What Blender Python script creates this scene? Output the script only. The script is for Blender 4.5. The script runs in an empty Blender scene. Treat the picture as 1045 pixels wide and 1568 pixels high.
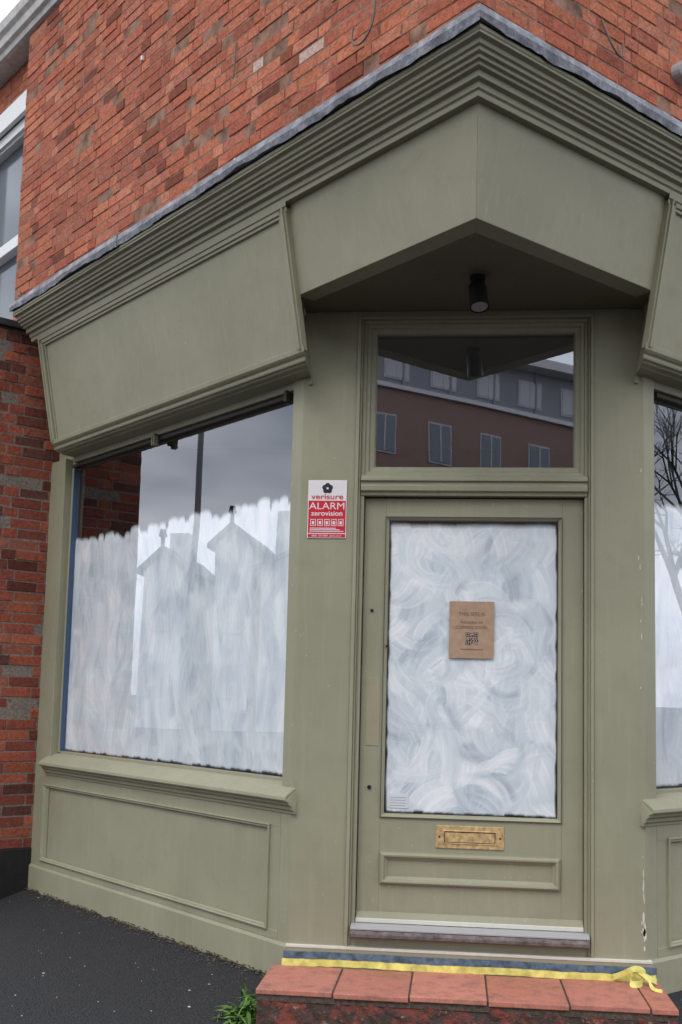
import bpy, bmesh, math, random
import numpy as np
from mathutils import Vector, Matrix
random.seed(7); rng=np.random.default_rng(7)
r2=math.sqrt(2); A=0.86
sc=bpy.context.scene
sc.view_settings.view_transform='Standard'; sc.view_settings.look='None'; sc.view_settings.exposure=0

# ------------------------------------------------------------------ helpers
def P(side,s,o,z):
    if side=='L': return (-A-(s+o)/r2,(s-o)/r2,z)
    if side=='R': return ( A+(s+o)/r2,(s-o)/r2,z)
    if side=='W':
        s_,o_=3.03-o,s
        return (-A-(s_+o_)/r2,(s_-o_)/r2,z)   # neighbouring return wall
    return (s,-o,z)                       # 'D' : chamfered door front, s = x
def empty(name,loc=(0,0,0)):
    e=bpy.data.objects.new(name,None); sc.collection.objects.link(e); e.location=loc; return e
class MB:
    def __init__(s): s.v=[];s.f=[];s.c=[]
    def add(s,vs,fs,col=None):
        b=len(s.v); s.v+=[tuple(v) for v in vs]; s.f+=[tuple(b+i for i in f) for f in fs]
        if col is not None: s.c+=[col]*len(vs)
    def loft(s,loops,caps=True,col=None):
        n=len(loops[0]); vs=[p for l in loops for p in l]; fs=[]
        for k in range(len(loops)-1):
            for i in range(n):
                j=(i+1)%n; fs.append((k*n+i,k*n+j,(k+1)*n+j,(k+1)*n+i))
        if caps: fs.append(tuple(range(n))[::-1]); fs.append(tuple((len(loops)-1)*n+i for i in range(n)))
        s.add(vs,fs,col)
    def box(s,side,s0,s1,o0,o1,z0,z1,col=None):
        s.loft([[P(side,s0,o0,z0),P(side,s1,o0,z0),P(side,s1,o1,z0),P(side,s0,o1,z0)],
                [P(side,s0,o0,z1),P(side,s1,o0,z1),P(side,s1,o1,z1),P(side,s0,o1,z1)]],True,col)
    def wbox(s,x0,x1,y0,y1,z0,z1,col=None): s.box('D',x0,x1,-y1,-y0,z0,z1,col)
    def sweep(s,side,s0,s1,prof):
        s.loft([[P(side,s0,o,z) for o,z in prof],[P(side,s1,o,z) for o,z in prof]])
    def frame(s,side,s0,s1,z0,z1,prof):
        """mitred picture-frame moulding; prof = [(inset, o)] closed loop"""
        c=[(s0,z0,1,1),(s1,z0,-1,1),(s1,z1,-1,-1),(s0,z1,1,-1),(s0,z0,1,1)]
        s.loft([[P(side,a+i*dx,o,b+i*dz) for i,o in prof] for a,b,dx,dz in c],False)
    def cyl(s,p,q,r0,r1=None,n=16,caps=True):
        r1=r0 if r1 is None else r1
        p=Vector(p);q=Vector(q);d=(q-p).normalized()
        u=d.orthogonal().normalized();w=d.cross(u)
        s.loft([[p+(u*math.cos(t)+w*math.sin(t))*r0 for t in [2*math.pi*i/n for i in range(n)]],
                [q+(u*math.cos(t)+w*math.sin(t))*r1 for t in [2*math.pi*i/n for i in range(n)]]],caps)
    def done(s,name,mat,parent=None,bevel=0,smooth=False,seg=2,recalc=True):
        me=bpy.data.meshes.new(name); me.from_pydata(s.v,[],s.f)
        if s.c:
            at=me.color_attributes.new('Col','FLOAT_COLOR','POINT')
            at.data.foreach_set('color',np.array([(*c[:3],1) if len(c)==3 else c for c in s.c],dtype=np.float32).ravel())
        if recalc:
            bm=bmesh.new();bm.from_mesh(me);bmesh.ops.recalc_face_normals(bm,faces=bm.faces);bm.to_mesh(me);bm.free()
        if smooth: me.polygons.foreach_set('use_smooth',[True]*len(me.polygons))
        me.materials.append(mat)
        ob=bpy.data.objects.new(name,me); sc.collection.objects.link(ob)
        if parent: ob.parent=parent
        if bevel:
            m=ob.modifiers.new('b','BEVEL');m.width=bevel;m.segments=seg;m.limit_method='ANGLE';m.angle_limit=math.radians(35);m.harden_normals=False
        return ob
    def pane(s,side,s0,s1,o,z0,z1):
        q=[P(side,s0,o,z0),P(side,s1,o,z0),P(side,s1,o,z1),P(side,s0,o,z1)]
        s.add(q[::-1] if side=='L' else q,[(0,1,2,3)])
class Mat:
    def __init__(s,name,col=(.5,.5,.5),rough=.6,spec=.4,metal=0):
        s.m=bpy.data.materials.new(name);s.m.use_nodes=True;s.t=s.m.node_tree;s.b=s.t.nodes['Principled BSDF']
        s.b.inputs['Base Color'].default_value=(*col,1);s.b.inputs['Roughness'].default_value=rough
        s.b.inputs['Specular IOR Level'].default_value=spec;s.b.inputs['Metallic'].default_value=metal
    def n(s,ty,**k):
        x=s.t.nodes.new(ty)
        for a,b in k.items(): setattr(x,a,b)
        return x
    def l(s,a,b): s.t.links.new(a,b)
    def coord(s,scale=(1,1,1)):
        tc=s.n('ShaderNodeTexCoord');mp=s.n('ShaderNodeMapping');mp.inputs['Scale'].default_value=scale
        s.l(tc.outputs['Object'],mp.inputs['Vector']);return mp.outputs[0]
    def noise(s,vec,scale,detail=2,rough=.6):
        x=s.n('ShaderNodeTexNoise');x.inputs['Scale'].default_value=scale;x.inputs['Detail'].default_value=detail;x.inputs['Roughness'].default_value=rough
        s.l(vec,x.inputs['Vector']);return x.outputs['Fac']
    def ramp(s,fac,stops):
        x=s.n('ShaderNodeValToRGB');e=x.color_ramp.elements
        while len(e)<len(stops): e.new(.5)
        for el,(p,c) in zip(e,stops): el.position=p;el.color=(*c,1) if len(c)==3 else c
        s.l(fac,x.inputs[0]);return x.outputs[0]
    def mix(s,fac,a,b,mode='MIX'):
        x=s.n('ShaderNodeMix',data_type='RGBA',blend_type=mode)
        for inp,v in ((x.inputs[0],fac),(x.inputs[6],a),(x.inputs[7],b)):
            if hasattr(v,'links'): s.l(v,inp)
            else: inp.default_value=v if isinstance(v,(int,float)) else (*v,1)
        return x.outputs[2]
    def bump(s,h,strength=.2,dist=.01):
        x=s.n('ShaderNodeBump');x.inputs['Strength'].default_value=strength;x.inputs['Distance'].default_value=dist
        s.l(h,x.inputs['Height']);s.l(x.outputs[0],s.b.inputs['Normal'])
g=lambda v:(v,v,v)

# ------------------------------------------------------------------ materials
def paint(name,col,rough=.5):
    m=Mat(name,col,rough,.35);c=m.coord()
    n1=m.noise(c,1.6,3,.6);n2=m.noise(c,10,4,.65);c3=m.coord((10,10,.6));n3=m.noise(c3,3,2)
    a=m.mix(m.ramp(n1,[(.3,g(0)),(.7,g(1))]),tuple(x*.90 for x in col),tuple(x*1.07 for x in col))
    a=m.mix(m.ramp(n2,[(.52,g(0)),(.8,g(.45))]),a,(col[0]*.78,col[1]*.74,col[2]*.68))
    a=m.mix(m.ramp(n3,[(.55,g(0)),(.85,g(.45))]),a,tuple(x*1.22+.01 for x in col))
    n4=m.noise(c,70,1,.5); a=m.mix(m.ramp(n4,[(.765,g(0)),(.78,g(.35))]),a,(.6,.6,.54))
    m.l(a,m.b.inputs['Base Color']);m.bump(n2,.3,.004);return m.m
GREEN=(.285,.277,.191)
M_paint=paint('sage_paint',GREEN)
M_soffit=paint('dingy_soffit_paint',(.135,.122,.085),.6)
M_pale=paint('chalky_paint',(.60,.59,.52),.6)
def brickmat(name,smear=.6):
    m=Mat(name,(.4,.15,.1),.85,.2);c=m.coord()
    at=m.n('ShaderNodeAttribute',attribute_name='Col').outputs['Color']
    n1=m.noise(c,42,3,.7);n2=m.noise(c,9,4,.7);n0=m.noise(c,1.1,1);n3=m.noise(c,5.3,4,.75)
    a=m.mix(m.ramp(n1,[(.36,g(0)),(.70,g(1))]),at,m.mix(1.0,at,(.60,.52,.49),'MULTIPLY'))
    a=m.mix(m.ramp(n2,[(.60,g(0)),(.70,g(.55))]),a,(.10,.055,.042))
    a=m.mix(m.ramp(n3,[(.60,g(0)),(.72,g(smear*.55))]),a,(.52,.29,.20))
    a=m.mix(m.ramp(n0,[(.4,g(0)),(.75,g(.3))]),a,m.mix(1.0,a,(.66,.60,.58),'MULTIPLY'))
    m.l(a,m.b.inputs['Base Color']);m.bump(n1,.8,.008);return m.m
M_brick=brickmat('red_brick')
M_brick2=brickmat('dark_red_brick',.2)
def plain(name,col,rough=.7,spec=.3,metal=0,ns=20,var=.2,bump=.2,bd=.004):
    m=Mat(name,col,rough,spec,metal)
    if bump or var>.25:
        c=m.coord();n=m.noise(c,ns,3,.65)
        m.l(m.mix(m.ramp(n,[(.3,g(0)),(.7,g(1))]),tuple(x*(1-var) for x in col),tuple(min(1,x*(1+var)) for x in col)),m.b.inputs['Base Color'])
        if bump: m.bump(n,bump,bd)
    return m.m
M_mortar=plain('mortar',(.25,.145,.105),.95,.1,ns=9,var=.5,bump=.5)
M_mortar2=plain('mortar_grey',(.20,.165,.14),.95,.1,ns=60,var=.4,bump=.5)
M_grout=plain('grout',(.10,.075,.06),.95,.1,ns=60,var=.4,bump=.5)
M_stone=plain('pale_render',(.52,.51,.49),.8,ns=14,var=.2)
M_white=plain('white_frame_paint',(.75,.76,.77),.45,ns=8,var=.06,bump=0)
M_dark=plain('interior_dark',(.07,.067,.065),.9,bump=0)
M_ceil=plain('interior_ceiling',(.6,.59,.57),.9,bump=0)
M_black=plain('black_metal',(.012,.012,.013),.4,.4,bump=0)
M_cable=plain('cable',(.14,.12,.10),.6,bump=0)
M_brass=plain('tarnished_brass',(.56,.39,.19),.5,.5,.35,ns=35,var=.4,bump=.25)
m=Mat('lead_flashing',(.24,.25,.28),.5,.5,.2);c=m.coord();n=m.noise(c,11,5,.7)
m.l(m.mix(m.ramp(n,[(.32,g(0)),(.5,g(.35)),(.68,g(1))]),(.075,.08,.10),(.33,.34,.38)),m.b.inputs['Base Color'])
m.bump(n,.8,.015);M_lead=m.m
m=Mat('asphalt',(.05,.05,.052),.85,.3);c=m.coord()
v=m.n('ShaderNodeTexVoronoi');v.inputs['Scale'].default_value=95;m.l(c,v.inputs['Vector'])
n1=m.noise(c,2.2,4,.6);n2=m.noise(c,140,1,.6)
a=m.mix(m.ramp(v.outputs['Distance'],[(.0,g(1)),(.5,g(0))]),(.020,.020,.022),(.070,.069,.070))
a=m.mix(m.ramp(n1,[(.4,g(0)),(.7,g(.5))]),a,(.026,.026,.029))
a=m.mix(m.ramp(n2,[(.70,g(0)),(.76,g(.8))]),a,(.2,.195,.185))
m.l(a,m.b.inputs['Base Color']);m.bump(v.outputs['Distance'],1.,.008);M_asph=m.m
m=Mat('quarry_tile',(.4,.2,.1),.6,.35);c=m.coord();at=m.n('ShaderNodeAttribute',attribute_name='Col').outputs['Color']
n=m.noise(c,14,4,.7);n2=m.noise(c,70,2,.7)
a=m.mix(m.ramp(n,[(.46,g(0)),(.72,g(.65))]),at,(.14,.08,.07))
a=m.mix(m.ramp(n2,[(.55,g(0)),(.75,g(.5))]),a,(.50,.36,.30))
m.l(a,m.b.inputs['Base Color']);m.bump(n2,.35,.003);M_tile=m.m
m=Mat('red_riser',(.2,.05,.04),.85,.2);c=m.coord();n=m.noise(c,8,4,.75);n2=m.noise(c,30,3,.7)
a=m.mix(m.ramp(n,[(.42,g(0)),(.55,g(1))]),(.20,.055,.042),(.06,.042,.036))
a=m.mix(m.ramp(n2,[(.6,g(0)),(.68,g(.8))]),a,(.27,.22,.19));m.l(a,m.b.inputs['Base Color']);m.bump(n2,.9,.015);M_riser=m.m
def glass(name,refl=.12,tint=(1,1,1)):
    # Schlick reflectance with a two-pane base value (same from both sides)
    m=bpy.data.materials.new(name);m.use_nodes=True;t=m.node_tree;t.nodes.clear()
    N=t.nodes.new
    o=N('ShaderNodeOutputMaterial');mx=N('ShaderNodeMixShader');tr=N('ShaderNodeBsdfTransparent');gl=N('ShaderNodeBsdfGlossy')
    gl.inputs['Roughness'].default_value=.004;gl.inputs['Color'].default_value=(.93,.95,1,1);tr.inputs['Color'].default_value=(*tint,1)
    lw=N('ShaderNodeLayerWeight');lw.inputs['Blend'].default_value=.5
    pw=N('ShaderNodeMath');pw.operation='POWER';pw.inputs[1].default_value=4
    ma=N('ShaderNodeMath');ma.operation='MULTIPLY_ADD';ma.inputs[1].default_value=1-refl;ma.inputs[2].default_value=refl;ma.use_clamp=True
    tc=N('ShaderNodeTexCoord');nz=N('ShaderNodeTexNoise');nz.inputs['Scale'].default_value=1.6;nz.inputs['Detail'].default_value=0
    bp=N('ShaderNodeBump');bp.inputs['Strength'].default_value=.05;bp.inputs['Distance'].default_value=.02
    L=t.links.new;L(tc.outputs['Object'],nz.inputs['Vector']);L(nz.outputs['Fac'],bp.inputs['Height']);L(bp.outputs[0],gl.inputs['Normal'])
    L(lw.outputs['Facing'],pw.inputs[0]);L(pw.outputs[0],ma.inputs[0]);L(ma.outputs[0],mx.inputs[0]);L(tr.outputs[0],mx.inputs[1]);L(gl.outputs[0],mx.inputs[2]);L(mx.outputs[0],o.inputs[0]);return m
M_glass=glass('shop_glass',.175);M_glass2=glass('transom_glass',.32,(.9,.9,.9));M_glassf=plain('far_glass',(.10,.12,.14),.1,.8,bump=0)
m=Mat('whitewash',(.8,.8,.8),.85,.1)
at=m.n('ShaderNodeAttribute',attribute_name='Col');sp=m.n('ShaderNodeSeparateColor');m.l(at.outputs['Color'],sp.inputs[0])
m.l(m.ramp(sp.outputs[0],[(.02,(.42,.49,.55)),(.42,(.65,.71,.75)),(.9,(.89,.91,.92))]),m.b.inputs['Base Color'])
m.l(sp.outputs[1],m.b.inputs['Alpha']);M_wash=m.m

# ------------------------------------------------------------------ whitewash brush work -> mesh attribute
def smooth_noise(nx,ny,cell):
    gx,gy=int(nx/cell)+3,int(ny/cell)+3;G=rng.random((gy,gx))
    y=np.arange(ny)/cell;x=np.arange(nx)/cell
    yi=y.astype(int);xi=x.astype(int);fy=(y-yi)[:,None];fx=(x-xi)[None,:]
    fy=fy*fy*(3-2*fy);fx=fx*fx*(3-2*fx)
    return (G[yi][:,xi]*(1-fy)*(1-fx)+G[yi+1][:,xi]*fy*(1-fx)+G[yi][:,xi+1]*(1-fy)*fx+G[yi+1][:,xi+1]*fy*fx)
def wash_mesh(name,side,s0,s1,o,z0,z1,res,style,parent,top_rag=.05,bot_rag=.02,side_rag=.0,n=200):
    W=s1-s0;H=z1-z0;nx=int(W/res)+1;ny=int(H/res)+1
    D=.35+.3*smooth_noise(nx,ny,.35/res);opac=.45 if style=='v' else .6
    def stroke(x,y,ang,curv,L,w,base):
        m_=int(w/res*2)+2;nt=int(L/res*1.8)+2
        t=np.linspace(0,L,nt);th=ang+curv*t
        px=x+np.cumsum(np.cos(th))*L/nt;py=y+np.cumsum(np.sin(th))*L/nt
        a=np.linspace(-w/2,w/2,m_)
        X=px[:,None]-np.sin(th)[:,None]*a;Y=py[:,None]+np.cos(th)[:,None]*a
        nb=int(w/.010)+2
        br=np.interp(np.linspace(0,nb-1,m_),np.arange(nb),rng.random(nb))
        br=np.clip(base+.38*(br-.5)+.22*(np.abs(a)>w*.41),0,1.1)
        fade=(1-(t/L)**3*.75)*np.clip(t/.02,.4,1)
        ix=np.round(X/res).astype(int);iy=np.round(Y/res).astype(int)
        ok=(ix>=0)&(ix<nx)&(iy>=0)&(iy<ny)
        val=np.broadcast_to(br[None,:],X.shape);al=np.broadcast_to((fade*opac)[:,None],X.shape)
        D[iy[ok],ix[ok]]=D[iy[ok],ix[ok]]*(1-al[ok])+val[ok]*al[ok]
    for k in range(n):
        x=rng.random()*W;y=rng.random()*H;base=rng.uniform(.1,.85)
        if style=='v': ang=math.pi/2+rng.normal()*.25;curv=rng.normal()*1.5;L=rng.uniform(.14,.40)
        else: ang=math.pi/2+rng.normal()*.7;curv=rng.choice([-1,1])*rng.uniform(2,9);L=rng.uniform(.13,.30)
        if rng.random()<.5: ang+=math.pi
        w=rng.uniform(.032,.058);da=rng.normal()*.12
        for q in range(rng.integers(2,6)):
            stroke(x+q*w*.85*math.sin(ang),y-q*w*.85*math.cos(ang),ang+q*da,curv*rng.uniform(.8,1.2),L*rng.uniform(.75,1.2),w,base+rng.normal()*.15)
    sf=.45 if style=='v' else .25
    D=(D+np.roll(D,1,0)+np.roll(D,1,1)+np.roll(D,-1,0)+np.roll(D,-1,1))/5*sf+D*(1-sf)
    xs=np.arange(nx)*res;ys=np.arange(ny)*res
    def rag(period,amp):
        nseg=int(W/period)+3;hh=rng.random(nseg)*amp*2;ph=xs/period+rng.random()*.5
        i=ph.astype(int);f=ph-i;tip=np.sqrt(np.clip(1-(2*f-1)**2,0,1))*.6*amp
        return hh[i]+tip
    top=H-np.minimum(.13,top_rag*2.8)+np.maximum(rag(.075,top_rag*.7),rag(.12,top_rag*.8)) if top_rag else np.full(nx,H+1.)
    bot=rag(.05,bot_rag) if bot_rag else np.full(nx,-1.)
    Y=ys[:,None]
    al=np.clip((top[None,:]-Y)/.03,0,1)*np.clip((Y-bot[None,:])/.012,0,1)
    if side_rag:
        sl=side_rag*(.3+smooth_noise(2,ny,.05/res)[:,0])[:,None]
        sr=side_rag*(.3+smooth_noise(2,ny,.05/res)[:,0])[:,None]
        al*=np.clip((xs[None,:]-sl)/.008,0,1)*np.clip((W-sr-xs[None,:])/.008,0,1)
    al=al*np.clip(.94+.2*D,0,1)
    v=[P(side,s0+x,o,z0+y) for y in ys for x in xs]
    idx=np.arange(nx*ny).reshape(ny,nx)
    f=np.stack([idx[:-1,:-1],idx[:-1,1:],idx[1:,1:],idx[1:,:-1]],-1).reshape(-1,4).tolist()
    me=bpy.data.meshes.new(name);me.from_pydata(v,[],f)
    at=me.color_attributes.new('Col','FLOAT_COLOR','POINT')
    col=np.zeros((ny,nx,4),np.float32);col[...,0]=np.clip(D,0,1);col[...,1]=al;col[...,3]=1
    at.data.foreach_set('color',col.ravel());me.materials.append(M_wash)
    ob=bpy.data.objects.new(name,me);sc.collection.objects.link(ob);ob.parent=parent;return ob

# ------------------------------------------------------------------ brick walls
PAL=[(.52,.170,.095),(.48,.148,.082),(.55,.195,.110),(.43,.13,.075),(.56,.22,.135),(.50,.155,.095),(.40,.12,.075),(.53,.18,.098),(.46,.165,.11)]
def brick_wall(side,s0,s1,o,z0,z1,parent,name,mmat=None,pal=PAL,proud=.006,dark=.06,holes=(),special=(),depth=.12,bm=None):
    b=MB();H=.0745;hd=.112;st=.225;r=0;z=z0
    while z<z1-.01:
        s=s0-(0 if r%2 else .168);k=r%2
        zz=min(z+H-.008,z1)
        while s<s1-.01:
            L=hd if k%2 else st;k+=1
            a=max(s,s0);e=min(s+L-.008,s1);s+=L
            if e-a<.02: continue
            cx,cz=(a+e)/2,(z+zz)/2
            if any(h[0]<cx<h[1] and h[2]<cz<h[3] for h in holes): continue
            c=random.choice(pal);f=random.uniform(.82,1.12)
            if random.random()<dark: f*=.55
            c=tuple(x*f for x in c)
            for q in special:
                if abs(cx-q[0])<q[2] and abs(cz-q[1])<q[3]: c=q[4]
            j=lambda:random.uniform(-.003,.003)
            of=o+proud+random.uniform(-.005,.003);e1=.0035
            back=[P(side,a,o-.02,z),P(side,e,o-.02,z),P(side,e,o-.02,zz),P(side,a,o-.02,zz)]
            mid=[P(side,a+j(),of-.004,z+j()),P(side,e+j(),of-.004,z+j()),P(side,e+j(),of-.004,zz+j()),P(side,a+j(),of-.004,zz+j())]
            fr=[P(side,a+e1,of,z+e1),P(side,e-e1,of,z+e1),P(side,e-e1,of,zz-e1),P(side,a+e1,of,zz-e1)]
            vs=back+mid+fr;fs=[(8,9,10,11)]
            for i in range(4):
                q=(i+1)%4;fs+=[(i,q,4+q,4+i),(4+i,4+q,8+q,8+i)]
            b.add(vs,fs,c)
        z+=H;r+=1
    b.done(name,bm or M_brick,parent)
    m=MB()
    if not holes: m.box(side,s0+.002,s1-.002,o-depth,o+.0015,z0,z1-.003)
    else:
        h=holes[0]
        m.box(side,s0,h[0],o-depth,o+.0015,z0,z1);m.box(side,h[1],s1,o-depth,o+.0015,z0,z1)
        m.box(side,h[0],h[1],o-depth,o+.0015,z0,h[2]);m.box(side,h[0],h[1],o-depth,o+.0015,h[3],z1)
    m.done(name+'_mortar',mmat or M_mortar,parent)

shop=empty('corner_shop')
SC=-A*r2                                   # wall parameter at the un-chamfered corner
brick_wall('L',SC+.002,3.9,0,3.95,6.72,shop,'upper_brick_side',special=[(.574,4.924,.10,.04,(.62,.46,.39)),(-.05,4.77,.10,.04,(.62,.44,.37)),(1.3,4.5,.05,.04,(.3,.13,.11))])
brick_wall('R',SC+.002,3.4,0,3.95,6.72,shop,'upper_brick_front')

# ------------------------------------------------------------------ timber shopfront
T=MB()
OB,OT,ZB,ZT=.13,.29,2.99,3.81
ol=lambda z:OB+(z-ZB)*(OT-OB)/(ZT-ZB)
S0=-.19
SE={'L':2.70,'R':3.3}
WIN={'L':(.088,2.795),'R':(.088,3.1)}
ZS=3.345
for sd in 'LR':
    e=SE[sd];w0,w1=WIN[sd];wp=w1-.035
    pr=[(-.05,2.955),(-.014,2.958),(-.012,2.996),(.075,3.000),(.08,3.007),(.112,3.009),(.118,3.018),(.134,3.020),(.139,3.032),(.133,3.035),(.136,3.045),(.146,3.049),(ol(3.06)+.014,3.06),(ol(3.085)+.014,3.085)]
    pr+=[(ol(3.088)-.008,3.088),(ol(3.725)-.008,3.725),(ol(3.728)+.006,3.728),(ol(3.742)+.006,3.742),(ol(3.744)+.014,3.744),(ol(3.765)+.014,3.765),(ol(3.767)+.02,3.767),(ol(3.80)+.02,3.80),(-.05,3.80)]
    xe=lambda o,z:S0+ol(z)-o
    T.loft([[P(sd,xe(o,z),o,z) for o,z in pr],[P(sd,e,o,z) for o,z in pr]])
    for (d0,d1,h) in ((.0,.052,.014),(.012,.026,.024),(.062,.074,.003)):
        for base,sg in ((None,1),(e,-1)):
            lo=[]
            for z in (3.07,3.77):
                b0=(S0 if base is None else base)
                q=[(b0+sg*d0,ol(z)-.02),(b0+sg*d1,ol(z)-.02),(b0+sg*d1,ol(z)+h),(b0+sg*d0,ol(z)+h)]
                lo.append([P(sd,a+(-.0015 if base is None else .0015),o,z) for a,o in q])
            T.loft(lo)
    ap=lambda o,z:P(sd,SC-o,o,z)
    cl=[(ol(ZS)-.016,ZS),(ol(3.80)-.016,3.80),(ol(3.80)-.12,3.80),(ol(ZS)-.12,ZS)]
    T.loft([[P(sd,S0+.02,o,z) for o,z in cl],[ap(o,z) for o,z in cl]])
    T.box(sd,.0,w0,-.12,.0,.0,2.998)
    T.box(sd,w1,w1+.40,-.12,.0,.0,2.998)
    sl=[(-.06,.925),(.0,.905),(.055,.870),(.066,.862),(.068,.846),(.060,.838),(.045,.834),(.042,.822),(.026,.812),(.022,.796),(.010,.790),(.008,.776),(-.06,.776)]
    T.loft([[P(sd,-.033 if o>.0 else .0,o,z) for o,z in sl],[P(sd,wp+.08,o,z) for o,z in sl]])
    T.box(sd,w0+.001,w1-.001,-.12,-.012,.15,.775)
    T.box(sd,w0+.001,w1-.001,-.12,.0,.70,.7755)
    T.box(sd,w0+.001,.185,-.12,-.0008,.1505,.7005)
    T.frame(sd,.172,wp+.10,.19,.712,[(0,-.005),(0,.012),(.008,.014),(.012,.008),(.02,.008),(.026,.0),(.026,-.005)])
    T.box(sd,w0+.001,w1+.12,-.02,.0015,.15,.195)
    T.sweep(sd,0,w1+.38,[(-.11,-.15),(.014,-.15),(.014,.135),(.006,.150),(-.11,.150)])
    fo=-.052
    T.box(sd,w0+.0015,w0+.066,-.10,fo,.93,2.954);T.box(sd,w1-.035,w1-.0015,-.10,fo,.93,2.954)
    T.box(sd,w0+.066,w1-.035,-.10,fo-.001,.90,.940)
    T.box(sd,w0+.066,w1-.035,-.10,fo-.03,2.92,2.954)
    T.box(sd,0.05,w1+.35,-.12,-.055,2.96,3.96)
T.box('D',-A,-.585,-.12,.0,.0,ZS);T.box('D',.615,A,-.12,.0,.0,ZS)
T.box('D',-.585,.615,-.12,.0,3.322,ZS+.001)
T.box('D',-A-.006,A+.03,-.05,.014,-.1,.138)
T.box('D',-.585,.615,-.2,-.02,.10,.235)
for x0,x1,f in ((-.585,-.566,.010),(-.566,-.556,-.004),(-.556,-.536,-.022)):
    T.box('D',x0+.0005,x1,-.12,f,.14,3.322)
for x0,x1,f in ((.600,.615,.010),(.590,.600,-.004),(.573,.590,-.022)):
    T.box('D',x0,x1-.0005,-.12,f,.14,3.322)
T.box('D',-.566,.600,-.12,.008,3.308,3.3215);T.box('D',-.556,.590,-.12,-.02,3.290,3.308)
T.sweep('D',-.552,.586,[(-.12,2.385),(-.015,2.385),(-.012,2.40),(.004,2.408),(.006,2.432),(-.004,2.438),(-.004,2.452),(.010,2.458),(.010,2.472),(-.02,2.492),(-.12,2.492)])
T.frame('D',-.536,.573,2.492,3.290,[(0,-.12),(0,-.030),(.018,-.032),(.024,-.045),(.044,-.050),(.050,-.062),(.050,-.12)])
tim=T.done('timber_shopfront',M_paint,shop,bevel=.0022)
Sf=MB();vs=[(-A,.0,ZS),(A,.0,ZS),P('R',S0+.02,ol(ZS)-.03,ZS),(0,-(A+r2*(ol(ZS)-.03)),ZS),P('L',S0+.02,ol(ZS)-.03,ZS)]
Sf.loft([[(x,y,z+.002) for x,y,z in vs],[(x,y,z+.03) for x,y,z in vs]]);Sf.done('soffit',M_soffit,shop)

Cn=MB()
cp=[(.452,3.965),(.452,3.950),(.446,3.944),(.446,3.936),(.424,3.930),(.420,3.914),(.408,3.910),(.405,3.897),(.390,3.893),(.387,3.880),(.372,3.877),(.369,3.865),(.348,3.862),(.344,3.838),(.322,3.833),(.318,3.812),(.308,3.806),(.304,3.785),(.20,3.785),(.0,3.80),(.0,3.965)]
apx=lambda o,z:P('L',SC-o,o,z)
Cn.loft([[P('L',2.80,o,z) for o,z in cp],[apx(o,z) for o,z in cp],[P('R',3.4,o,z) for o,z in cp]])
Cn.done('cornice',M_paint,shop,bevel=.002)
Ld=MB()
def lead(side,sa,sb,apex_a=False,apex_b=False,lift=0.0):
    n=max(3,int(abs(sb-sa)/.035));loops=[]
    ph=random.random()*9
    for i in range(n+1):
        t=i/n;s=sa+(sb-sa)*t
        w=.0045*math.sin(s*7+ph)+.0025*math.sin(s*23+ph)+random.uniform(-.002,.002)
        dz=.003*math.sin(s*3.1+ph)+random.uniform(-.002,.002)
        pf=[(.462+w*.7+lift,3.966+w+dz),(.470+w*.4+lift,3.995),(.462+lift,4.028+dz*.5),(.40+lift,4.050),(.0,4.11+lift),(.0,4.0),(.450,3.976)]
        if (i==0 and apex_a) or (i==n and apex_b): loops.append([P(side,SC-o,o,z) for o,z in pf])
        else: loops.append([P(side,s,o,z) for o,z in pf])
    Ld.loft(loops)
lead('L',2.815,2.0,lift=.002);lead('L',2.04,1.25,lift=.009);lead('L',1.29,.35,lift=.001);lead('L',.40,-1.6,apex_b=True,lift=.010)
lead('R',-1.6,-.25,apex_a=True,lift=.006);lead('R',-.30,.9,lift=.013);lead('R',.85,3.4,lift=.003)
Ld.done('lead_flashing',M_lead,shop)

W=MB();W.box('D',-.868,.884,-.02,.017,.138,.152);W.done('foot_strip',M_pale,shop,bevel=.002)
D=MB()
def chip(side,s,o,z,rx,rz):
    n=9;q=[]
    for i in range(n):
        t=2*math.pi*i/n;k=random.uniform(.45,1.15)
        q.append(P(side,s+rx*k*math.cos(t),o,z+rz*k*math.sin(t)))
    D.add(q,[tuple(range(n))])
for k in range(10): chip('D',.852+random.uniform(-.012,.004),.0008,random.uniform(.2,.55),random.uniform(.003,.007),random.uniform(.01,.045))
for k in range(12): chip('D',.85+random.uniform(-.02,.006),.0009,random.uniform(.25,2.7),random.uniform(.002,.004),random.uniform(.004,.02))
for k in range(10): chip('D',random.uniform(-.85,-.6),.0008,random.uniform(.16,3.2),.002,.003)
for k in range(7): chip('L',random.uniform(.0,.08),.0008,random.uniform(.2,2.8),.002,.006)
D.done('paint_chips',M_pale,shop,recalc=False)
Rf=MB();rp=[(-.3,6.72),(.0,6.72),(.03,6.73),(.04,6.77),(.07,6.79),(.08,6.85),(.11,6.88),(.12,6.96),(.0,6.99),(-.3,6.99)]
Rf.loft([[P('L',9.,o,z) for o,z in rp],[apx(o,z) for o,z in rp],[P('R',3.4,o,z) for o,z in rp]]);Rf.done('parapet_cornice',M_stone,shop,bevel=.004)
rc=[(-.9,.14),(.9,.14),P('R',3.4,-.125,0)[:2],(3.2,6.2),(-3.2,6.2),P('L',3.4,-.125,0)[:2]]
I=MB();I.loft([[(x,y,3.35) for x,y in rc],[(x,y,3.40) for x,y in rc]]);I.done('ceiling',M_ceil,shop)
I=MB();I.loft([[(x,y,.02) for x,y in rc],[(x,y,.10) for x,y in rc]])
I.wbox(-3.4,3.4,6.2,6.3,0,3.4);I.wbox(-3.42,-3.3,2.3,6.3,0,3.4);I.wbox(3.3,3.42,2.3,6.3,0,3.4);I.wbox(-3.3,3.3,3.2,3.28,0,3.4)
I.done('interior',M_dark,shop)
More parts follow.
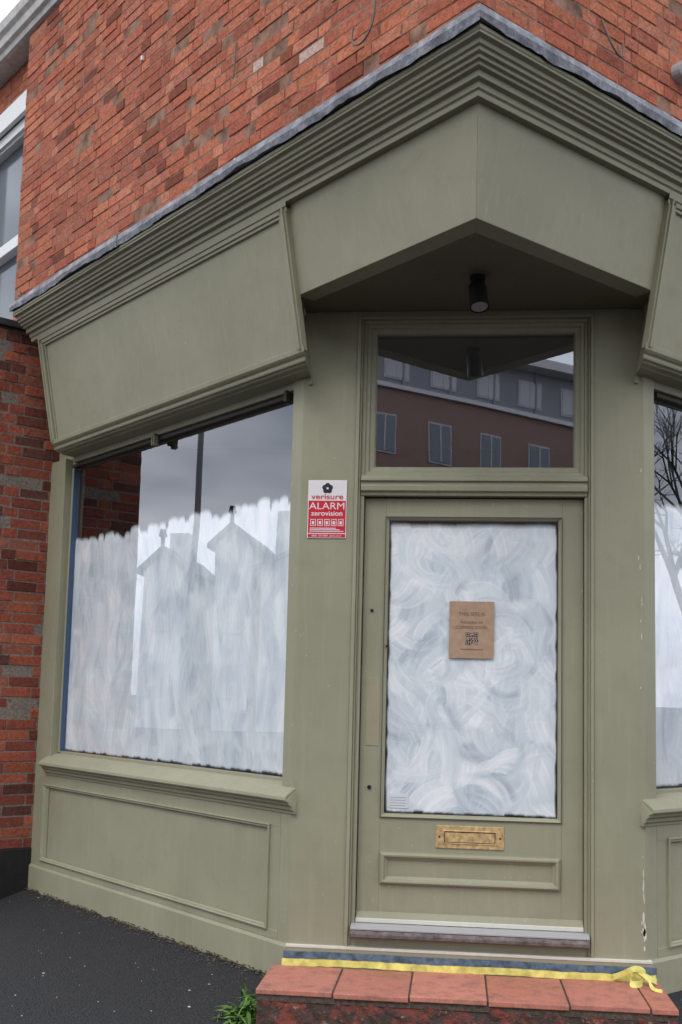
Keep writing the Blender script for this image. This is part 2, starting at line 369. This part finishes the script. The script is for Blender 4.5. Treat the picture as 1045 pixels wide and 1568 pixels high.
Rs=MB();Rs.loft([[(*P('L',9,-.2,0)[:2],z),(0,-A+.2,z),(*P('R',3.4,-.2,0)[:2],z),(2,10,z)] for z in (6.8,6.9)]);Rs.done('roof',M_dark,shop)

# ------------------------------------------------------------------ windows
for sd in 'LR':
    w0,w1=WIN[sd];G=MB();G.pane(sd,w0+.05,w1-.02,-.075,.92,2.94);G.done('shop_window_glass',M_glass,shop,recalc=False)
wash_mesh('whitewash_side','L',.155,2.757,-.082,.940,2.48,.0075,'v',shop,.045,.006,.008,n=620)
wash_mesh('whitewash_front','R',.155,1.6,-.082,.940,2.45,.0085,'v',shop,.03,.006,.008,n=300)
B=MB();B.box('L',2.738,2.748,-.074,-.045,.945,2.92);B.done('blue_film_edge',plain('blue_film',(.05,.09,.17),.4,bump=0),shop)
B=MB();B.box('L',.156,2.755,-.074,-.03,2.928,2.95);B.box('R',.156,3.06,-.074,-.03,2.928,2.95)
for s,z in ((.165,2.945),(1.54,2.945)): B.box('L',s-.012,s+.012,-.05,.0,z-.04,z+.02)
B.done('blind_channel',plain('blind_channel_brown',(.05,.043,.035),.6,bump=0),shop,bevel=.002)
B=MB();B.box('L',1.525,1.532,-.02,.012,2.89,2.95);B.box('L',1.548,1.555,-.02,.012,2.89,2.95);B.done('window_catch',M_paint,shop)

# ------------------------------------------------------------------ door
door=empty('shop_door');door.parent=shop
D=MB();F=-.062;BK=-.108
D.box('D',-.532,-.424,BK,F,.262,2.378);D.box('D',.466,.570,BK,F,.262,2.378)
D.box('D',-.424,.466,BK,F,2.283,2.378);D.box('D',-.424,.466,BK,F,.262,.770)
D.frame('D',-.426,.468,.768,2.285,[(0,-.1),(0,F+.006),(.006,F+.008),(.010,F+.001),(.016,F-.004),(.020,F-.016),(.020,-.1)])
D.frame('D',-.420,.460,.447,.601,[(0,F-.005),(0,F+.014),(.010,F+.026),(.020,F+.024),(.026,F+.012),(.038,F+.004),(.038,F-.005)])
D.sweep('D',-.532,.570,[(F-.01,.2765),(F+.0335,.2765),(F+.030,.284),(F+.004,.312),(F-.01,.312)])
D.done('door_leaf',M_paint,door,bevel=.002)
D=MB();D.sweep('D',-.532,.570,[(F-.01,.2635),(F+.034,.2635),(F+.034,.281),(F+.029,.2845),(F-.01,.2845)]);D.done('weather_strip',M_pale,door,bevel=.001)
D=MB()
D.frame('D',-.4245,.4665,.7695,2.2835,[(0,F-.002),(0,F+.0095),(.003,F+.0095),(.003,F-.002)]);D.done('gasket',plain('dark_gasket',(.05,.05,.045),.6,bump=0),door)
D=MB()
D.cyl((-.486,.064,1.8),(-.486,.055,1.8),.008);D.cyl((-.481,.064,.915),(-.481,.055,.915),.010);D.cyl((-.405,.064,1.62),(-.405,.052,1.62),.006)
D.done('keyholes',M_black,door)
D=MB();D.box('D',-.506,-.436,F-.01,F+.0025,1.12,1.46);D.done('filled_lock_plate',paint('filler_patch',(.30,.275,.18)),door,bevel=.001)
G=MB();G.pane('D',-.41,.45,-.080,.785,2.268);G.done('door_glass',glass('door_pane',.09),door,recalc=False)
wash_mesh('door_whitewash','D',-.406,.448,-.087,.787,2.266,.0045,'swirl',door,0.005,.005,.007,n=230)
G=MB();G.pane('D',-.49,.53,-.075,2.535,3.25);G.done('transom_glass',M_glass2,shop,recalc=False)
lb=empty('letter_plate');lb.parent=door
D=MB();D.box('D',-.146,.188,F-.004,F+.006,.630,.740);D.frame('D',-.110,.152,.652,.718,[(0,F),(0,F+.010),(.006,F+.010),(.006,F)])
D.box('D',-.104,.146,F,F+.0085,.659,.711);D.done('flap',M_brass,lb,bevel=.002)
D=MB();D.frame('D',-.1035,.1455,.6585,.7115,[(0,F),(0,F+.0092),(.003,F+.0092),(.003,F)])
for x in(-.128,.170): D.cyl((x,-F-.005,.685),(x,-F-.0075,.685),.005)
D.done('flap_gap',M_black,lb)
D=MB();D.sweep('D',-.552,.592,[(-.05,.198),(.030,.198),(.048,.206),(.050,.222),(.038,.228),(.036,.234),(.0,.243),(-.05,.247)])
D.done('timber_threshold',plain('worn_brown_wood',(.135,.115,.108),.55,ns=25,var=.5),shop,bevel=.002)
D=MB();D.sweep('D',-.552,.592,[(-.06,.248),(-.002,.245),(.030,.238),(.034,.238),(.034,.247),(.0,.2585),(-.06,.2625)]);D.done('metal_bar',plain('steel',(.50,.50,.51),.4,.5,.4,bump=0),shop,bevel=.001)

# ------------------------------------------------------------------ downlight under soffit
dl=empty('spotlight')
D=MB();D.cyl((.02,-.47,ZS+.002),(.02,-.47,ZS-.02),.036);D.cyl((.02,-.47,ZS-.02),(.02,-.46,ZS-.075),.016)
D.cyl((.02,-.455,ZS-.045),(.03,-.485,ZS-.155),.042,.046,24,False);D.cyl((.02,-.455,ZS-.045),(.02,-.4545,ZS-.044),.042,.03,24)
D.done('lamp_body',M_black,dl)
D=MB();D.cyl((.0295,-.4835,ZS-.150),(.0297,-.484,ZS-.152),.040,.040,24);D.done('lens',plain('lens_glass',(.3,.3,.28),.15,.6,bump=0),dl)

def text(body,x,z,size,mat,y,parent,align='CENTER',sx=1.0,bold=0.0):
    t=bpy.data.curves.new('lettering','FONT');t.body=body;t.size=size;t.align_x=align;t.extrude=.0003;t.offset=bold
    t.materials.append(mat);o=bpy.data.objects.new('lettering',t);sc.collection.objects.link(o)
    o.rotation_euler=(math.pi/2,0,0);o.location=(x,y,z);o.scale=(sx,1,1);o.parent=parent;return o
sg=empty('alarm_sign')
M_red=plain('sign_red',(.55,.02,.035),.3,.5,bump=0);M_sw=plain('sign_white',(.74,.70,.72),.3,.5,bump=0);M_ink=plain('ink',(.03,.03,.035),.5,bump=0)
D=MB();D.box('D',-.821,-.622,.0,.006,2.159,2.458);D.done('panel',M_sw,sg,bevel=.002)
D=MB();D.box('D',-.817,-.626,.004,.0068,2.262,2.352);D.box('D',-.817,-.626,.004,.0068,2.186,2.261);D.done('red_field',M_red,sg)
D=MB();D.box('D',-.817,-.626,.004,.0068,2.163,2.181);D.done('foot',M_red,sg)
cx=-.7215
D=MB()
for k in range(5):
    a=math.pi/2+k*2*math.pi/5;D.cyl((cx+.015*math.cos(a),-.005,2.416+.015*math.sin(a)),(cx+.015*math.cos(a),-.0072,2.416+.015*math.sin(a)),.0135,n=14)
D.cyl((cx,-.005,2.416),(cx,-.0073,2.416),.014,n=16);D.done('rosette',M_ink,sg)
D=MB();D.cyl((cx,-.007,2.416),(cx,-.0078,2.416),.0065,n=5);D.done('rosette_eye',M_sw,sg)
text('verisure',cx,2.360,.040,M_red,-.0071,sg,sx=1.25,bold=.0004);text('ALARM',cx,2.308,.050,M_sw,-.0072,sg,sx=1.15,bold=0);text('zerovision',cx,2.275,.035,M_sw,-.0072,sg,sx=1.12,bold=.0005)
D=MB()
for k in range(5):
    x0=-.806+k*.0355;D.frame('D',x0,x0+.028,2.222,2.256,[(0,.006),(0,.0074),(.003,.0074),(.003,.006)]);D.box('D',x0+.008,x0+.02,.006,.0074,2.230,2.246)
for k in range(3): D.box('D',-.808,-.635-.02*k,.006,.0074,2.192+.008*k,2.196+.008*k)
D.done('pictograms',M_sw,sg)
text('0800 158 2000  alarm.co.uk',cx,2.167,.0135,M_sw,-.0072,sg)
nt_=empty('cardboard_notice')
M_card=plain('cardboard',(.38,.26,.18),.85,.15,ns=30,var=.12,bump=.2);M_pen=plain('pencil',(.20,.12,.09),.8,bump=0)
D=MB();D.box('D',-.094,.130,-.079,-.0745,1.567,1.855);D.done('card',M_card,nt_,bevel=.001)
text('THIS SITE IS',.018,1.782,.026,M_pen,.0735,nt_);text('THINKING OF',.018,1.742,.018,M_pen,.0735,nt_);text('COMING SOON',.018,1.716,.022,M_pen,.0735,nt_);text('www.hatchshop.co.uk',.018,1.610,.013,M_pen,.0735,nt_)
D=MB();N=21;q=.064/N
for i in range(N):
    for j in range(N):
        fi=None
        for (a,b) in ((0,0),(0,14),(14,14)):
            if a<=i<a+7 and b<=j<b+7: d=max(abs(i-a-3),abs(j-b-3));fi=(d!=2)
        if (fi if fi is not None else random.random()<.45): D.box('D',-.012+i*q,-.012+(i+1)*q,-.0745,-.0738,1.634+j*q,1.634+(j+1)*q)
D.done('qr_code',M_ink,nt_)
D=MB();D.box('D',-.014,.054,-.0745,-.0742,1.632,1.700);D.done('qr_paper',plain('qr_paper',(.42,.30,.22),.8,bump=0),nt_)
D=MB();D.box('D',-.385,-.285,-.0845,-.083,.815,.885)
D.done('paper_label',plain('label',(.70,.73,.76),.6,bump=0),door)
D=MB()
for k in range(4): D.box('D',-.375,-.300+.006*(k%2),-.0829,-.0822,.826+.013*k,.828+.013*k)
D.done('label_print',plain('faded_print',(.25,.25,.27),.6,bump=0),door)

# ------------------------------------------------------------------ doorstep
ds=empty('doorstep')
D=MB();xs=[-.935,-.585,-.245,.10,.455,.80,.92];ZT_=.052
for i in range(6):
    c=random.choice([(.50,.19,.135),(.44,.16,.11),(.53,.22,.16),(.47,.175,.125)])
    f=random.uniform(.85,1.1);z=ZT_+random.uniform(-.003,.003);dy=random.uniform(-.004,.004)
    D.wbox(xs[i]+.004,xs[i+1]-.004,-.480+dy,-.016,z-.024,z,tuple(k*f for k in c))
D.done('quarry_tiles',M_tile,ds,bevel=.004)
D=MB();D.wbox(-.93,.915,-.470,-.014,.0,.046);D.done('grout',M_grout,ds)
D=MB();nx=60
rows=[]
for k,zz in enumerate((.030,.0,-.04,-.08,-.12,-.17)):
    rows.append([(-.925+1.84*i/nx,-.463+random.uniform(-.007,.007)-(.004*k),zz) for i in range(nx+1)])
vs=[p for r in rows for p in r];fs=[(k*(nx+1)+i,k*(nx+1)+i+1,(k+1)*(nx+1)+i+1,(k+1)*(nx+1)+i) for k in range(5) for i in range(nx)]
D.add(vs,fs);D.wbox(-.924,.914,-.450,-.014,-.2,.029);D.done('riser',M_riser,ds)
tp=empty('masking_tape')
def ribbon(name,z0,z1,x0,x1,o,mat):
    D=MB();n=70;vs=[]
    for i in range(n+1):
        t=i/n;x=x0+(x1-x0)*t;w=.002*math.sin(x*9)+random.uniform(-.0015,.0015)
        vs+=[(x,-o-random.uniform(0,.004),z0+w),(x,-o-.001,z1+w*.7+random.uniform(-.001,.001))]
    fs=[(2*i,2*i+2,2*i+3,2*i+1) for i in range(n)];D.add(vs,fs);D.done(name,mat,tp)
M_ytape=plain('yellow_tape',(.66,.60,.17),.5,ns=18,var=.3,bump=.3);M_btape=plain('blue_tape',(.085,.125,.17),.6,ns=25,var=.55,bump=.3)
ribbon('blue_strip',.088,.122,-.878,.905,.0165,M_btape);ribbon('yellow_strip',.054,.087,-.885,.90,.0185,M_ytape)
def bow(name,pts,w,up):
    D=MB();vs=[];P_=[Vector(p) for p in pts];out=[]
    for k in range(len(P_)-1):
        a=P_[max(k-1,0)];b=P_[k];c=P_[k+1];d=P_[min(k+2,len(P_)-1)]
        for t in np.linspace(0,1,8,endpoint=False):
            out.append(.5*((2*b)+(c-a)*t+(2*a-5*b+4*c-d)*t*t+(-a+3*b-3*c+d)*t**3))
    for i,p in enumerate(out):
        u=Vector(up)+Vector((.3*math.sin(i*.5),.4*math.cos(i*.33),0));u.normalize();vs+=[p-u*w/2,p+u*w/2]
    D.add(vs,[(2*i,2*i+2,2*i+3,2*i+1) for i in range(len(out)-1)]);D.done(name,M_ytape,tp,smooth=True)
bow('loop',[(.70,-.03,.075),(.74,-.07,.10),(.79,-.09,.13),(.84,-.08,.115),(.82,-.12,.075),(.77,-.12,.07),(.78,-.09,.11),(.85,-.10,.095),(.90,-.07,.07)],.03,(0,.2,1))
bow('tail',[(.80,-.08,.12),(.84,-.12,.10),(.86,-.17,.065),(.90,-.20,.06)],.025,(.3,.8,.5))

# ------------------------------------------------------------------ ground
def dist_out(x,y): return max(0,((-A-x)-y)/r2,((x-A)-y)/r2,-y)
def gz(x,y):
    d=dist_out(x,y);return -.002-.155*(1-math.exp(-d/.27))+.004*math.sin(x*2.3+y)*min(1,d)
D=MB();gx=sorted(set([-600,-300,-120,-60,-30,-15,15,30,60,120,300,600]+[round(-8+.16*i,3) for i in range(101)]));gy=gx
vs=[(x,y,gz(x,y)) for y in gy for x in gx];nX=len(gx)
fs=[(j*nX+i,j*nX+i+1,(j+1)*nX+i+1,(j+1)*nX+i) for j in range(len(gy)-1) for i in range(nX-1)]
D.add(vs,fs);D.done('pavement',M_asph,None,smooth=True)
D=MB()
for k in range(110):
    x=random.uniform(-3.6,-1.0);y=random.uniform(-.9,2.0)
    if (-A-x-y)/r2<.05: continue
    r=random.choice([.002,.003,.003,.004,.008]);z=gz(x,y)
    D.loft([[(x+r*math.cos(t)*random.uniform(.5,1.2),y+r*math.sin(t)*random.uniform(.5,1.2),z+h) for t in [i*1.047 for i in range(6)]] for h in (.001,.004)])
D.done('litter_specks',plain('petal',(.45,.45,.43),.8,bump=0))
D=MB()
for k in range(520):
    s=random.uniform(-.05,3.1);o=abs(random.gauss(0,.03))+.015
    x,y,_=P('L',s,o,0);z=gz(x,y);r=random.uniform(.003,.009)
    D.loft([[(x+r*math.cos(t)*random.uniform(.5,1.2),y+r*math.sin(t)*random.uniform(.5,1.2),z+h) for t in [i*1.2566 for i in range(5)]] for h in (.0,.004)])
D.done('grit',plain('grit_brown',(.11,.085,.06),.9,bump=0))
D=MB()
for k in range(190):
    bx=-1.0+random.gauss(0,.045);by=-.30+random.gauss(0,.09);bz=gz(bx,by)
    a=random.random()*6.28;L=random.uniform(.04,.14);w=random.uniform(.004,.012);e=random.uniform(.3,1.3)
    d=Vector((math.cos(a)*math.cos(e),math.sin(a)*math.cos(e),math.sin(e)));sd=Vector((-math.sin(a),math.cos(a),0))
    p=Vector((bx,by,bz));c=random.choice([(.07,.16,.03),(.10,.20,.035),(.14,.24,.05),(.05,.10,.02)])
    pts=[]
    for t,ww in ((0,.3),(.35,.8),(.7,1),(1,.05)):
        q=p+d*L*t+Vector((0,0,-.4*L*t*t));pts+=[q-sd*w*ww,q+sd*w*ww]
    D.add(pts,[(2*i,2*i+1,2*i+3,2*i+2) for i in range(3)],c)
m=Mat('weed_leaf',(.1,.2,.03),.6,.3);m.l(m.n('ShaderNodeAttribute',attribute_name='Col').outputs['Color'],m.b.inputs['Base Color']);D.done('weeds',m.m)

# ------------------------------------------------------------------ neighbouring brick wall (return, left)
nw=empty('brick_wall')
PAL2=[(.36,.10,.06),(.30,.085,.055),(.40,.12,.07),(.24,.07,.05),(.34,.12,.08),(.15,.06,.05)]
brick_wall('W',-.1,.58,0,.26,3.93,nw,'brickwork',mmat=M_mortar2,pal=PAL2,dark=.15,depth=.3,bm=M_brick2)
D=MB();D.box('W',-.1,.60,-.3,.012,-.2,.26);D.done('tarred_plinth',plain('tar',(.015,.015,.016),.6,ns=20,bump=.4),nw,bevel=.01)
D=MB();D.box('W',-.1,.62,-.34,.04,3.93,3.98);D.done('slate_coping',plain('slate',(.03,.032,.035),.6),nw,bevel=.005)
nb=empty('neighbouring_house')
brick_wall('L',3.905,7.5,-.14,3.95,6.72,nb,'bay_brick',holes=[(4.08,5.2,4.3,6.22)],depth=.2)
D=MB();D.box('L',3.3,9,-.4,-.02,0,3.95);D.done('lower_wall',M_mortar,nb)
D=MB();D.box('L',4.02,5.26,-.16,-.10,6.22,6.40);D.box('L',4.02,5.26,-.2,-.06,4.22,4.30)
D.frame('L',4.08,5.2,4.3,6.22,[(0,-.30),(0,-.15),(.09,-.15),(.09,-.18),(.11,-.18),(.11,-.30)])
D.box('L',4.1,5.1,-.26,-.17,5.1,5.2);D.done('sash_window_frame',M_white,nb,bevel=.004)
D=MB();D.pane('L',4.1,5.2,-.25,4.3,6.2);D.done('sash_glass',M_glassf,nb,recalc=False)

def tube(name,pts,r,mat,parent):
    cu=bpy.data.curves.new(name,'CURVE');cu.dimensions='3D';cu.bevel_depth=r;cu.bevel_resolution=2
    sp=cu.splines.new('NURBS');sp.points.add(len(pts)-1);sp.order_u=4;sp.use_endpoint_u=True
    for q,p in zip(sp.points,pts): q.co=(*p,1)
    cu.materials.append(mat);o=bpy.data.objects.new(name,cu);sc.collection.objects.link(o);o.parent=parent;return o
tube('loose_cable',[P('L',-.35,.015,5.3),P('L',-.52,.03,5.0),P('L',-.58,.05,4.72),P('L',-.52,.06,4.60),P('L',-.42,.05,4.60),P('L',-.36,.04,4.66),P('L',-.37,.03,4.74)],.006,M_cable,shop)
tube('loose_wire',[P('L',.75,.015,5.2),P('L',.72,.03,5.05),P('L',.74,.03,4.95)],.005,M_cable,shop)
tube('front_cable',[P('R',-.35,.015,4.75),P('R',-.33,.05,4.62),P('R',-.25,.05,4.56),P('R',-.20,.04,4.60),P('R',-.20,.03,4.68)],.006,M_cable,shop)
tube('side_cable',[P('L',3.72,.02,4.4),P('L',3.70,.05,4.55),P('L',3.66,.05,4.45),P('L',3.62,.06,4.2)],.006,M_cable,shop)
D=MB();D.cyl(P('R',.30,.0,4.72),P('R',.30,.06,4.72),.05);D.cyl(P('R',.30,.05,4.76),P('R',.36,.16,4.70),.035,.055);D.done('flood_light',plain('grey_plastic',(.35,.35,.36),.5,bump=0),shop,bevel=.003)
D=MB()
for s,z in ((.62,4.30),(.70,4.42),(1.9,5.6)): D.box('L',s,s+.016,.0,.02,z,z+.03)
D.done('cable_clips',M_white,shop)

# ------------------------------------------------------------------ across the street (seen in the reflections)
def windows(mbw,mbg,y,x0,x1,z0,n,w,h):
    for i in range(n):
        c=x0+(x1-x0)*(i+.5)/n
        mbw.wbox(c-w/2-.08,c+w/2+.08,y-.02,y+.05,z0-.08,z0+h+.08);mbg.wbox(c-w/2,c+w/2,y-.01,y+.08,z0,z0+h)
        mbw.wbox(c-.04,c+.04,y,y+.10,z0,z0+h)
ab=empty('apartment_building')
W1=MB();Wg=MB();Wb=MB();Wc=MB();Wr=MB();W2=MB();BT=15.0;CT=17.3
Wb.wbox(-26,22,-9,0,-.2,BT);Wc.wbox(-26,22,-8.8,-.2,BT,CT);Wr.wbox(-26.6,22.6,-9.5,.7,CT,CT+.45)
for fl in range(5): windows(W1,Wg,0,-25,21,.4+fl*2.9,15,1.15,1.6)
windows(W2,W2,-.2,-25,21,BT+.5,17,1.3,1.2)
for k in range(18): Wc.wbox(-26+k*2.7,-25.88+k*2.7,-.2,-.1,BT,CT)
Wr.wbox(-26.2,22.2,-.1,.2,BT-.12,BT+.08)
for mb,n,mt in ((Wb,'brick_storeys',plain('far_brick',(.23,.145,.125),.9,ns=3,bump=0)),(Wc,'clad_storey',plain('cladding',(.22,.23,.255),.6,bump=0)),(Wr,'roof_edge',plain('roof_edge_white',(.55,.55,.57),.6,bump=0)),(W1,'window_frames',plain('far_frames',(.40,.39,.40),.6,bump=0)),(W2,'upper_window_frames',plain('far_frames_w',(.46,.47,.50),.6,bump=0)),(Wg,'window_glass',M_glassf)):
    mb.done(n,mt,ab)
ab.location=(3,-47,0);ab.rotation_euler=(0,0,math.radians(-40))
th_=empty('terraced_house')
Hs=MB();Rr=MB();Fn=MB()
def gable(x,y0,y1,ze,zr,depth=8):
    ym=(y0+y1)/2
    Hs.loft([[(x,y0,-.2),(x,y1,-.2),(x,y1,ze),(x,ym,zr),(x,y0,ze)],[(x-depth,y0,-.2),(x-depth,y1,-.2),(x-depth,y1,ze),(x-depth,ym,zr),(x-depth,y0,ze)]])
    for a,b in ((y0-.3,ym),(y1+.3,ym)):
        Rr.loft([[(x+.35,a,ze-.15),(x+.35,b,zr+.05),(x+.35,b,zr+.25),(x+.35,a,ze+.05)],[(x-depth,a,ze-.15),(x-depth,b,zr+.05),(x-depth,b,zr+.25),(x-depth,a,ze+.05)]])
    Fn.cyl((x+.3,ym,zr+.1),(x+.3,ym,zr+.8),.09);Fn.cyl((x+.3,ym,zr+.6),(x+.3,ym,zr+.9),.19,.12)
gable(-42,8.0,9.6,7.7,8.5);gable(-42,11.0,12.8,6.6,7.5);gable(-42,-3,7.6,6.8,9.2)
Hs.wbox(-45,-44,6.2,7.4,6,9.6);Hs.wbox(-45,-44,11.4,12.2,6,8.6)
Hs.done('gabled_walls',plain('far_render',(.60,.60,.59),.9,bump=0),th_);Rr.done('slate_roof',plain('far_slate',(.13,.135,.15),.8,bump=0),th_);Fn.done('finials',M_black,th_)
X=MB();Y=MB()
for y in (8.8,11.9,-1,1.6,4.5):
    for z in (1.2,4.0): X.wbox(-41.98,-41.9,y-.5,y+.5,z,z+1.5);Y.wbox(-41.95,-41.88,y-.4,y+.4,z+.1,z+1.4)
X.done('window_surrounds',M_stone,th_);Y.done('window_panes',plain('net_curtained_pane',(.38,.40,.43),.3,.5,bump=0),th_)
sl_=empty('street_lamp')
X=MB();X.cyl((-12,3.35,-.2),(-12,3.35,1.2),.085);X.cyl((-12,3.35,1.2),(-12,3.35,7.4),.06,.045);X.cyl((-12,3.35,7.3),(-11.6,2.6,7.65),.03);X.cyl((-11.6,2.6,7.65),(-11.45,2.3,7.62),.09,.06);X.done('column',plain('galvanised',(.22,.225,.235),.6,bump=0),sl_)
bt=MB()
def branch(p,d,L,r,lv):
    q=p+d*L;bt.cyl(p,q,r,r*.72,5,False)
    if lv==0: return
    for k in range(3 if lv>1 else 4):
        nd=(d+Vector((random.gauss(0,.42),random.gauss(0,.42),random.gauss(.10,.25)))).normalized()
        branch(q if k else q-d*L*.15,nd,L*random.uniform(.62,.82),r*.58,lv-1)
branch(Vector((15,3.4,-.2)),Vector((0,0,1)),2.4,.13,6)
bt.done('bare_tree',plain('bark',(.09,.08,.075),.9,bump=0))

# ------------------------------------------------------------------ light
SUN_EL=math.radians(50);SUN_AZ=math.radians(205)
w=bpy.data.worlds.new('World');sc.world=w;w.use_nodes=True;t=w.node_tree;bg=t.nodes['Background']
try: w.cycles.sampling_method='MANUAL';w.cycles.sample_map_resolution=256
except Exception: pass
sk=t.nodes.new('ShaderNodeTexSky');sk.sky_type='NISHITA';sk.sun_disc=False;sk.sun_elevation=SUN_EL;sk.sun_rotation=SUN_AZ
hs=t.nodes.new('ShaderNodeHueSaturation');hs.inputs['Saturation'].default_value=.5;hs.inputs['Value'].default_value=1.3
tc=t.nodes.new('ShaderNodeTexCoord');mp=t.nodes.new('ShaderNodeMapping');mp.inputs['Scale'].default_value=(1.6,1.6,4.5)
nz=t.nodes.new('ShaderNodeTexNoise');nz.inputs['Scale'].default_value=1.7;nz.inputs['Detail'].default_value=4;nz.inputs['Roughness'].default_value=.5
cr=t.nodes.new('ShaderNodeValToRGB');cr.color_ramp.elements[0].position=.28;cr.color_ramp.elements[1].position=.55
c2=t.nodes.new('ShaderNodeValToRGB');c2.color_ramp.elements[0].position=.35;c2.color_ramp.elements[0].color=(10.8,11.2,12.6,1);c2.color_ramp.elements[1].position=.72;c2.color_ramp.elements[1].color=(16,16.2,16.8,1)
mx=t.nodes.new('ShaderNodeMix');mx.data_type='RGBA'
L=t.links.new
L(sk.outputs[0],hs.inputs['Color']);L(tc.outputs['Generated'],mp.inputs[0]);L(mp.outputs[0],nz.inputs['Vector']);L(nz.outputs['Fac'],cr.inputs[0]);L(nz.outputs['Fac'],c2.inputs[0])
L(cr.outputs[0],mx.inputs[0]);L(hs.outputs[0],mx.inputs[6]);L(c2.outputs[0],mx.inputs[7]);L(mx.outputs[2],bg.inputs['Color']);bg.inputs['Strength'].default_value=.13
sd=bpy.data.lights.new('sun','SUN');sd.energy=1.1;sd.angle=math.radians(25);sd.color=(1,.97,.92)
so=bpy.data.objects.new('sun',sd);sc.collection.objects.link(so)
dirv=Vector((math.sin(SUN_AZ)*math.cos(SUN_EL),math.cos(SUN_AZ)*math.cos(SUN_EL),math.sin(SUN_EL)))
so.rotation_euler=dirv.to_track_quat('Z','Y').to_euler()

# ------------------------------------------------------------------ camera
cd=bpy.data.cameras.new('camera');co=bpy.data.objects.new('camera',cd);sc.collection.objects.link(co);sc.camera=co
cd.sensor_fit='VERTICAL';cd.sensor_height=36;cd.lens=1706.5/1568*36;cd.shift_y=96/1568;cd.clip_end=2000;cd.clip_start=.05
R=Matrix.Rotation(.1035,4,'Z')@Matrix.Rotation(math.pi/2+.1097,4,'X')@Matrix.Rotation(.0247,4,'Z')
co.matrix_world=Matrix.Translation((-.0631,-5.5787,1.3561))@R
